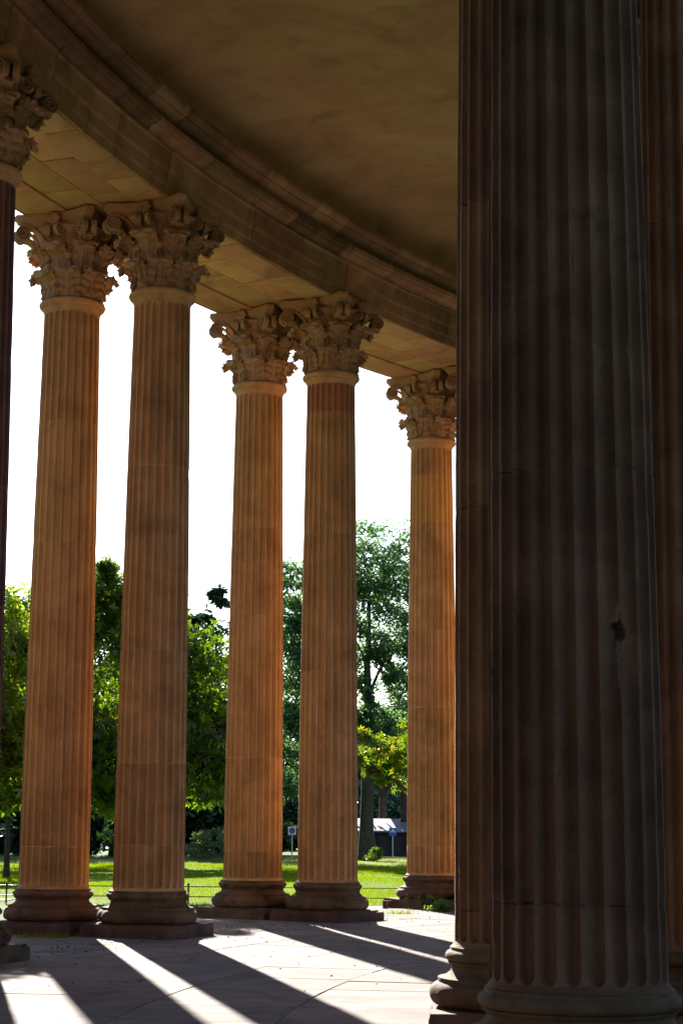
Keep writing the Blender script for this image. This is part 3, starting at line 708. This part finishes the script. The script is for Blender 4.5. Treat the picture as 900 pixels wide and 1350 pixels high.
tree('chestnut_tree', x, Y, 'low chestnut boughs with yellowing leaves beside the farthest column', [(0, 0, 3.7, 1.9, 1.3, .9, 1.0), (-1.6, 0, 3.7, 1.0, .8, .55, .35), (-2.6, .2, 3.9, .9, .6, .4, .12)],
     1300, .19, L_bough, (3.8, .14, .06), [(2.6, -2.6, 0, 1.1, .05), (2.6, 1.0, .2, .8, .05)], fan=5, asp=.5, seed=8, ncl=46, clump=.14)
Y = 84.0; x, _ = PY(215, Y)
tree('broadleaf_tree', x, Y, 'dark-topped tree rising behind the chestnut right of the second column', [(1.7, 0, 7.4, 2.0, 2.4, 3.6, 1.0), (2.3, 0, 12.3, .5, .5, .8, .05), (1.5, 0, 11.4, .6, .9, .8, .06), (3.0, 0, 5, 2.4, 2, 3.4, .5), (-2, 0, 5.0, 2.5, 2.2, 4, .6)], 16000, .34, L_dark, (9, .4, .15), [(4, 2, 0, 3, .15)], seed=12, ncl=120, clump=.13)
Y = 84.0; x, _ = PY(78, Y)
tree('broadleaf_tree', x, Y, 'dark tree behind the sunlit chestnut at the left edge', [(-1.6, 0, 8.7, 2.2, 2.2, 3.8, 1.0), (-2.8, 0, 5.5, 2.5, 2.2, 4, .5), (2.4, 0, 6, 2, 2, 4, .4)], 11000, .34, L_dark, (9, .4, .15), [(4, 2, 0, 3, .15)], seed=13, ncl=90, clump=.13)
for k, (ang_, ro_, hh_) in enumerate(((9, 43, 10), (1, 44, 11), (-6, 43, 10), (-13, 44, 11), (-20, 43, 10), (-27, 44, 11), (-34, 43, 10))):  # unseen trees added to screen the sky left of the camera
    xo, yo = ring_pos(ro_, ang_)
    tree('park_tree', xo, yo, 'broad tree added out of view left of the camera to block sky light',
         [(0, 0, hh_ * .52, 4.0, 4.4, hh_ * .5, 1.0)], 6500, .75, L_dark, (hh_ * .7, .4, .15), [(3, 2, 0, 3, .15)], seed=120 + k, ncl=90, clump=.16, shell=.4, group='unseen trees added to block sky light from the left')
# tall lime behind the middle pair
Y = 99.0; x, _ = PY(484, Y)
tree('lime_tree', x, Y, 'tall pale green lime tree with sky gaps behind the middle pair of columns', [(.2, 0, 16.0, 3.0, 2.6, 2.6, .9), (-2.4, 0, 12.6, 2.2, 2.2, 3.6, .7), (2.4, 0, 13.2, 2.2, 2.2, 2.8, .55), (-2.6, 0, 8.5, 2.6, 2.2, 2.8, .7), (2.6, 0, 9.0, 1.7, 2.0, 2.2, .35), (-.6, 0, 11.6, 1.7, 1.4, 1.7, .45), (2.2, 0, 10.4, 1.9, 1.6, 1.3, .4), (0, 0, 7.4, 1.8, 1.4, 1.8, .35), (-4.4, 0, 13.6, 1.5, 1.4, 2.6, .45), (-4.3, 0, 9.6, 1.7, 1.5, 2.6, .5), (-4.2, 0, 5.5, 1.8, 1.5, 2.6, .4), (3.4, 0, 6.5, 1.6, 1.5, 2.0, .35), (1.6, 0, 6.6, 2.4, 1.8, 1.3, .35)],
     60000, .25, L_lime, (14.0, .42, .10), [(6.2, 2.4, 0, 3.2, .17), (7.9, -2.6, 0, 3.5, .16), (9.6, 1.7, 0, 3.6, .11), (6.2, -1.9, 0, 1.7, .12), (11, -1.6, 0, 3, .07)], seed=21, ncl=420, clump=.15, shell=.35)
for (u, yy, h, lab, sd_) in ((504, 128, 9, 'dark tree with forked trunk left of the blue sign', 31), (533, 124, 9, 'dark tree with slanting trunk right of the blue sign', 32)):
    x, _ = PY(u, yy)
    tree('park_tree', x, yy, lab, [(-1, 0, 7.0, 3.0, 2.5, 2.0, 1), (1.6, 0, 8.2, 3, 2.5, 2.4, 1)], 9000, .34, L_dark, (7.5, .34, .18), [(3.8, 1.6, 0, 3.2, .2), (3.8, -1.5, 0, 2.8, .18)], seed=sd_, ncl=90, clump=.13)
Y = 62.0; x, _ = PY(11, Y)
tree('park_tree', x, Y, 'slim young tree on the lawn at the left edge behind the railing', [(0, 0, 3.7, 1.3, 1.2, 1.4, 1)], 3800, .26, L_dark, (3.4, .11, .05), [(1.9, .7, 0, 1.0, .04), (2, -.6, 0, 1.1, .04)], seed=41, ncl=50)
# dark belt of trees at the far side of the park
brd = random.Random(5)
for k, u in enumerate([-90, -25, 30, 90, 150, 205, 262, 300, 366, 402, 620, 700]):
    yy = brd.uniform(103, 107) if k < 8 else brd.uniform(119, 126) if u < 440 else 150; x, _ = PY(u, yy); s = brd.uniform(1.05, 1.4)
    lab = ['dark tree in the shaded belt, far left outside the view', 'dark tree in the shaded belt behind the left edge column', 'dark tree in the shaded belt behind the young tree at the left edge', 'dark tree in the shaded belt behind the first full column',
           'dark tree in the shaded belt between the first two full columns', 'dark tree in the shaded belt behind the second full column', 'dark tree in the shaded belt behind the round shrub', 'dark tree in the shaded belt behind the third full column',
           'bluish dark tree behind the white sign', 'bluish dark tree behind the middle pair, right of the white sign', 'dark tree of the far belt hidden behind the inner columns', 'dark tree of the far belt hidden at the right edge'][k]
    tree('park_tree', x, yy, lab, [(0, 0, 3.6 * s, 2.7, 2.4, 3.5 * s, 1.0), (1.5, .5, 2.0, 2.0, 2, 1.9, .5), (-1.5, .5, 1.8, 2.0, 2, 1.8, .5)], 6500, .42, L_far if u > 370 else L_dark, (5, .25, .12), [(2.5, 1, 0, 2, .1)], seed=50 + k, ncl=70, clump=.15, group='trees of the dark belt across the park', shell=.4)
for k, u in enumerate([470, 520, 575]):
    yy = 190; x, _ = PY(u, yy)
    tree('park_tree', x, yy, ['hazy bluish tree far beyond the low shed, left of the three', 'hazy bluish tree far beyond the low shed, middle of the three', 'hazy bluish tree far beyond the low shed, hidden by the farthest column'][k], [(0, 0, 6, 5, 4, 5.6, 1.0), (0, 0, 2.5, 5, 4, 2.5, .6)], 6000, .7, L_far, (6, .3, .15), seed=80 + k, ncl=60, clump=.16, group='trees far beyond the shed', shell=.3)
r_ = np.random.default_rng(77); n = 26000
wx = r_.uniform(-75, 60, n); wy = r_.uniform(148, 156, n) + 0 * wx; wz = r_.random(n) ** .8 * (6.0 + 2.2 * fbm(wx * .12, wx * 0, wx * 0))
tag(obj('woodland', leaf_cloud(np.stack([wx, wy, wz], 1), .8, r_, L_far, 'woodland', .3)), 'dark far wood closing the view beyond the park', 'woodland', kind='stuff')
# round shrub and small bright shrub
x, y = P2(290, 1124, 0); y = min(y, 96)
x, _ = PY(290, 94); tree('round_shrub', x, 94, 'rounded pale olive shrub at the edge of the lawn left of the third column', [(0, 0, .75, 1.75, 1.5, .80, 1.0), (.3, 0, .4, 2.0, 1.6, .5, .4)], 9000, .12, L_shrub, None, seed=90, ncl=120, clump=.10, cat='shrub', shell=.85, droop=-.5, crown='foliage')
x, _ = PY(495, 95); tree('small_shrub', x, 95, 'small bright green shrub beside the foot of the lime tree', [(0, 0, .38, .45, .4, .34, 1.0)], 1200, .12, L_weed, None, seed=91, ncl=26, clump=.2, cat='shrub', droop=-.3, crown='foliage')

# grass blades over the visible lawn, one uncountable mass
def blades(n, pos, h, r_, mat, name, wid=.012):
    d = unit(n, r_) * .45; d[:, 2] = 1; d /= np.linalg.norm(d, axis=1)[:, None]
    an = r_.random(n) * math.pi * 2; s = np.stack([np.cos(an), np.sin(an), 0 * an], 1) * (wid * (1 if np.isscalar(wid) else 1)) if np.isscalar(wid) else np.stack([np.cos(an), np.sin(an), 0 * an], 1) * wid[:, None]
    V = np.stack([pos - s, pos + s, pos + d * h[:, None]], 1).reshape(-1, 3)
    return mesh(name, V, np.arange(n * 3).reshape(n, 3), mat)
r_ = np.random.default_rng(3); n = 230000
yy = 41.5 * (107.5 / 41.5) ** (r_.random(n) ** .8); uu = r_.uniform(-130, 680, n); xx = (uu - PPX) / F_PX * yy * 1.0
keep = np.hypot(xx / D - CX, yy / D - CY) > 36.75 + DR
xx, yy = xx[keep], yy[keep]; n = len(xx)
keep2 = ~((yy > 43.0) & (yy < 44.8) & (xx < -7.0)); xx, yy = xx[keep2], yy[keep2]; n = len(xx)
g = fbm(xx * .5, yy * .25, xx * 0)
hh = (.055 + .035 * g) * (yy / 45) ** .5; hh = np.clip(hh, .02, .2)
tag(obj('grass', blades(n, np.stack([xx, yy, np.full(n, -.078)], 1), hh, r_, L_grass, 'grass', .006 * yy / 40)), 'short sunlit lawn grass beyond the colonnade', 'grass', kind='stuff')
n = 60000; yy = r_.uniform(86, 107.5, n); xx = (r_.uniform(-130, 680, n) - PPX) / F_PX * yy
L_mead = leaf_mat('meadow_blades', [(.20, .26, .10), (.28, .33, .15), (.36, .38, .20)], (1.2, 1.2, .8), .5, .004)
tag(obj('meadow_grass', blades(n, np.stack([xx, yy, np.full(n, -.078)], 1), np.clip(.14 + .09 * fbm(xx * .4, yy * .3, xx * 0), .04, .3), r_, L_mead, 'meadow_grass', .013)), 'pale seeding meadow grass at the far edge of the lawn', 'grass', kind='stuff')
n = 900; la = r_.uniform(10, 46, n); lr = np.where(r_.random(n) < .75, r_.normal(33.0, .45, n), r_.uniform(27.5, 33, n))
tag(obj('leaf_litter', leaf_cloud(np.stack([(CX - (lr + DR) * np.cos(np.radians(la))) * D, (CY + (lr + DR) * np.sin(np.radians(la))) * D, np.full(n, .008)], 1) + r_.normal(size=(n, 3)) * [.25, .25, .001], .035, r_, leaf_mat('dry_leaves', [(.06, .035, .02), (.12, .075, .03), (.18, .12, .05)], (1, 1, 1), .2), 'leaf_litter', .0, 1, .6)), 'dry leaf litter and crumbs strewn by the column feet', 'leaves', kind='stuff')
def tuft(u, v, w_, n, h, label, mat=L_grass, seed=0, z=-.02):
    x, y = P2(u, v, 0); r_ = np.random.default_rng(seed + int(u))
    p = np.stack([x + r_.normal(size=n) * w_, y + r_.normal(size=n) * w_ * .5, np.full(n, z)], 1)
    tag(obj('grass_tuft', blades(n, p, h * (.4 + .8 * r_.random(n)), r_, mat, 'grass_tuft', .009)), label, 'grass tuft', 'grass tufts in the paving by the column feet')
tuft(27, 1232, .20, 260, .17, 'bright grass tuft between the left edge plinth and the first full column')
tuft(60, 1236, .28, 320, .10, 'low dark grass patch in front of the first full column')
tuft(262, 1197, .30, 300, .15, 'grass tuft at the right foot of the second full column')
tuft(246, 1204, .22, 200, .10, 'low grass at the plinth corner right of the second full column')
tuft(322, 1216, .12, 80, .07, 'tiny grass tuft in front of the middle pair')
tuft(130, 1246, .10, 60, .06, 'tiny grass tuft where the first sun strip starts')
tuft(527, 1205, .16, 120, .13, 'grass tuft left of the weeds by the farthest column')
tuft(534, 1212, .10, 60, .06, 'tiny grass tuft on the sunlit paving by the farthest column')
def weed(u, v, label, n, h, seed):
    x, y = P2(u, v, 0); r_ = np.random.default_rng(seed); root = empty('weed_plant', (x, y, -.02)); tag(root, label, 'plant', 'weeds at the foot of the farthest column')
    b = MB(); P = []
    for k in range(9):
        dx, dy = r_.normal() * .13, r_.normal() * .10; hk = h * (.6 + .6 * r_.random())
        b.tube([(dx * .3, dy * .3, 0), (dx * .8, dy * .8, hk * .5), (dx * 1.5, dy * 1.5, hk)], [.006, .005, .002], 5)
        for q in r_.random(n // 9): P.append((dx * (.3 + 1.2 * q) + r_.normal() * .05, dy * (.3 + 1.2 * q) + r_.normal() * .05, hk * q + .02))
    obj('stem', b.me('stem', L_weed), root); obj('foliage', leaf_cloud(np.array(P), .075, r_, L_weed, 'foliage', .1, 1, .6), root)
weed(548, 1197, 'leafy green weeds with yellow tips at the left foot of the farthest column', 420, .42, 5)
weed(568, 1199, 'lower leafy weeds in front of the farthest column plinth', 300, .28, 6)
weed(584, 1202, 'dark low weeds at the right of the farthest column foot', 220, .2, 7)

# loose stone blocks beside the farthest column
for (u, v, w_, h, lab, rz) in ((519, 1197, .34, .17, 'dark squared stone block left of the farthest column', .2), (507.5, 1198, .09, .18, 'narrow upright dark stone left of the squared block', -.1), (532, 1196, .13, .15, 'pale broken stone leaning between block and column foot', .5)):
    x, y = P2(u, v, 0)
    m_ = plinth_mesh(u, h / D, M_plinth if w_ != .13 else M_slab, w_ / D / 2, .04)
    tag(obj('stone_block', m_, None, (x, y + .2, -.02), rz), lab, 'stone', 'loose stones by the farthest column')

# low iron railing
rail = empty('railing', (-6.0, 41.9, -.07)); tag(rail, 'low two-bar iron railing along the edge of the lawn', 'railing')
x0, x1, yR = -12.0, 3.6, 41.9
for z in (.40, .18):
    b = MB(); b.tube([(x0 + 6, 0, z), (x1 + 6, 0, z)], .011, 8); obj('rail_bar', b.me('rail_bar', M_iron), rail)
pm = MB(); pm.tube([(0, 0, 0), (0, 0, .44)], .020, 8); pm.tube([(0, 0, .44), (0, 0, .455), (0, 0, .48)], [.034, .036, .012], 8); pmesh = pm.me('rail_post', M_iron)
for u in [12, 250, 425, 610]:
    x, _ = PY(u, yR); o = obj('rail_post', pmesh, rail, (x + 6, 0, 0))

# signs
def disc(r, y, n, th=.004): return [(r * math.cos(2 * math.pi * k / n), y, r * math.sin(2 * math.pi * k / n)) for k in range(n)]
def disc_mesh(name, r, t, mat, r_in=None, n=28):
    V = []; F = []
    if r_in is None:
        V = disc(r, -t, n) + disc(r, 0, n); F = [tuple(range(n)), tuple(range(2 * n - 1, n - 1, -1))] + [(k, k + n, (k + 1) % n + n, (k + 1) % n) for k in range(n)]
    else:
        V = disc(r, -t, n) + disc(r_in, -t, n) + disc(r, 0, n) + disc(r_in, 0, n)
        for k in range(n):
            q = (k + 1) % n; F += [(k, q, q + n, k + n), (k, k + 2 * n, q + 2 * n, q), (k + n, q + n, q + 3 * n, k + 3 * n)]
    return mesh(name, V, F, mat)
def signpost(u, v0, v1, yy, lab):
    x, zt = PY(u, yy, v0); root = empty('traffic_sign', (x, yy, -.06)); tag(root, lab, 'sign')
    b = MB(); b.tube([(0, .06, 0), (0, .06, zt + .3)], .035, 10); obj('post', b.me('post', M_steel), root)
    return root, zt + .06
r1_, z1_ = signpost(385, 1095, 0, 99, 'white square no-stopping sign on a grey post across the lawn')
b = MB(); b.box((0, 0, z1_), (.43, .02, .43)); obj('plate', b.me('plate', M_white), r1_)
o = obj('disc', disc_mesh('disc', .15, .006, M_blue), r1_, (0, -.011, z1_)); obj('rim', disc_mesh('rim', .17, .010, M_red, .13), o)
b = MB(); b.box((0, -.008, 0), (.27, .006, .035), Matrix.Rotation(R(45), 3, 'Y')); obj('slash', b.me('slash', M_red), o)
r2_, z2_ = signpost(517.5, 1096.5, 0, 106, 'small blue square traffic sign on a grey post in front of the shed')
b = MB(); b.box((0, 0, z2_), (.44, .02, .44)); pl = obj('plate', b.me('plate', M_blue), r2_)
b = MB(); b.box((0, -.014, z2_), (.30, .004, .05)); b.box((0, -.014, z2_ + .09), (.12, .004, .10)); obj('symbol', b.me('symbol', M_white), pl)

# low shed with pale roof far behind
YS = 122.0; xa, _ = PY(478, YS); xb, _ = PY(566, YS); _, ze = PY(500, YS, 1097); _, zt = PY(500, YS, 1081)
sh = empty('shed', ((xa + xb) / 2, YS, -.07)); tag(sh, 'long low dark shed with a pale sloping roof behind the blue sign', 'shed')
Ls = (xb - xa); b = MB(); b.box((0, 2.5, (ze + .07) / 2), (Ls, 4.6, ze + .07)); obj('wall', b.me('wall', M_shedwall), sh)
b = MB(); ze += .07; zt += .07
V = [(-Ls/2 - .4, -.4, ze), (Ls/2 + .4, -.4, ze), (Ls/2 + .4, 2.6, zt), (-Ls/2 - .4, 2.6, zt), (Ls/2 + .4, 5.6, ze), (-Ls/2 - .4, 5.6, ze)]
V += [(x, y, z + .1) for x, y, z in V]
b.add(V, [(6, 7, 8, 9), (9, 8, 10, 11), (0, 3, 2, 1), (3, 5, 4, 2), (0, 1, 7, 6), (4, 5, 11, 10), (1, 2, 8, 7), (2, 4, 10, 8), (0, 6, 9, 3), (3, 9, 11, 5)]); obj('roof', b.me('roof', M_shedroof), sh)
for k in range(5):
    b = MB(); b.box((-Ls/2 + Ls * (k + .5) / 5, .17, ze * .45), (Ls / 5 * .7, .06, ze * .75)); obj('door', b.me('door', M_iron), sh)
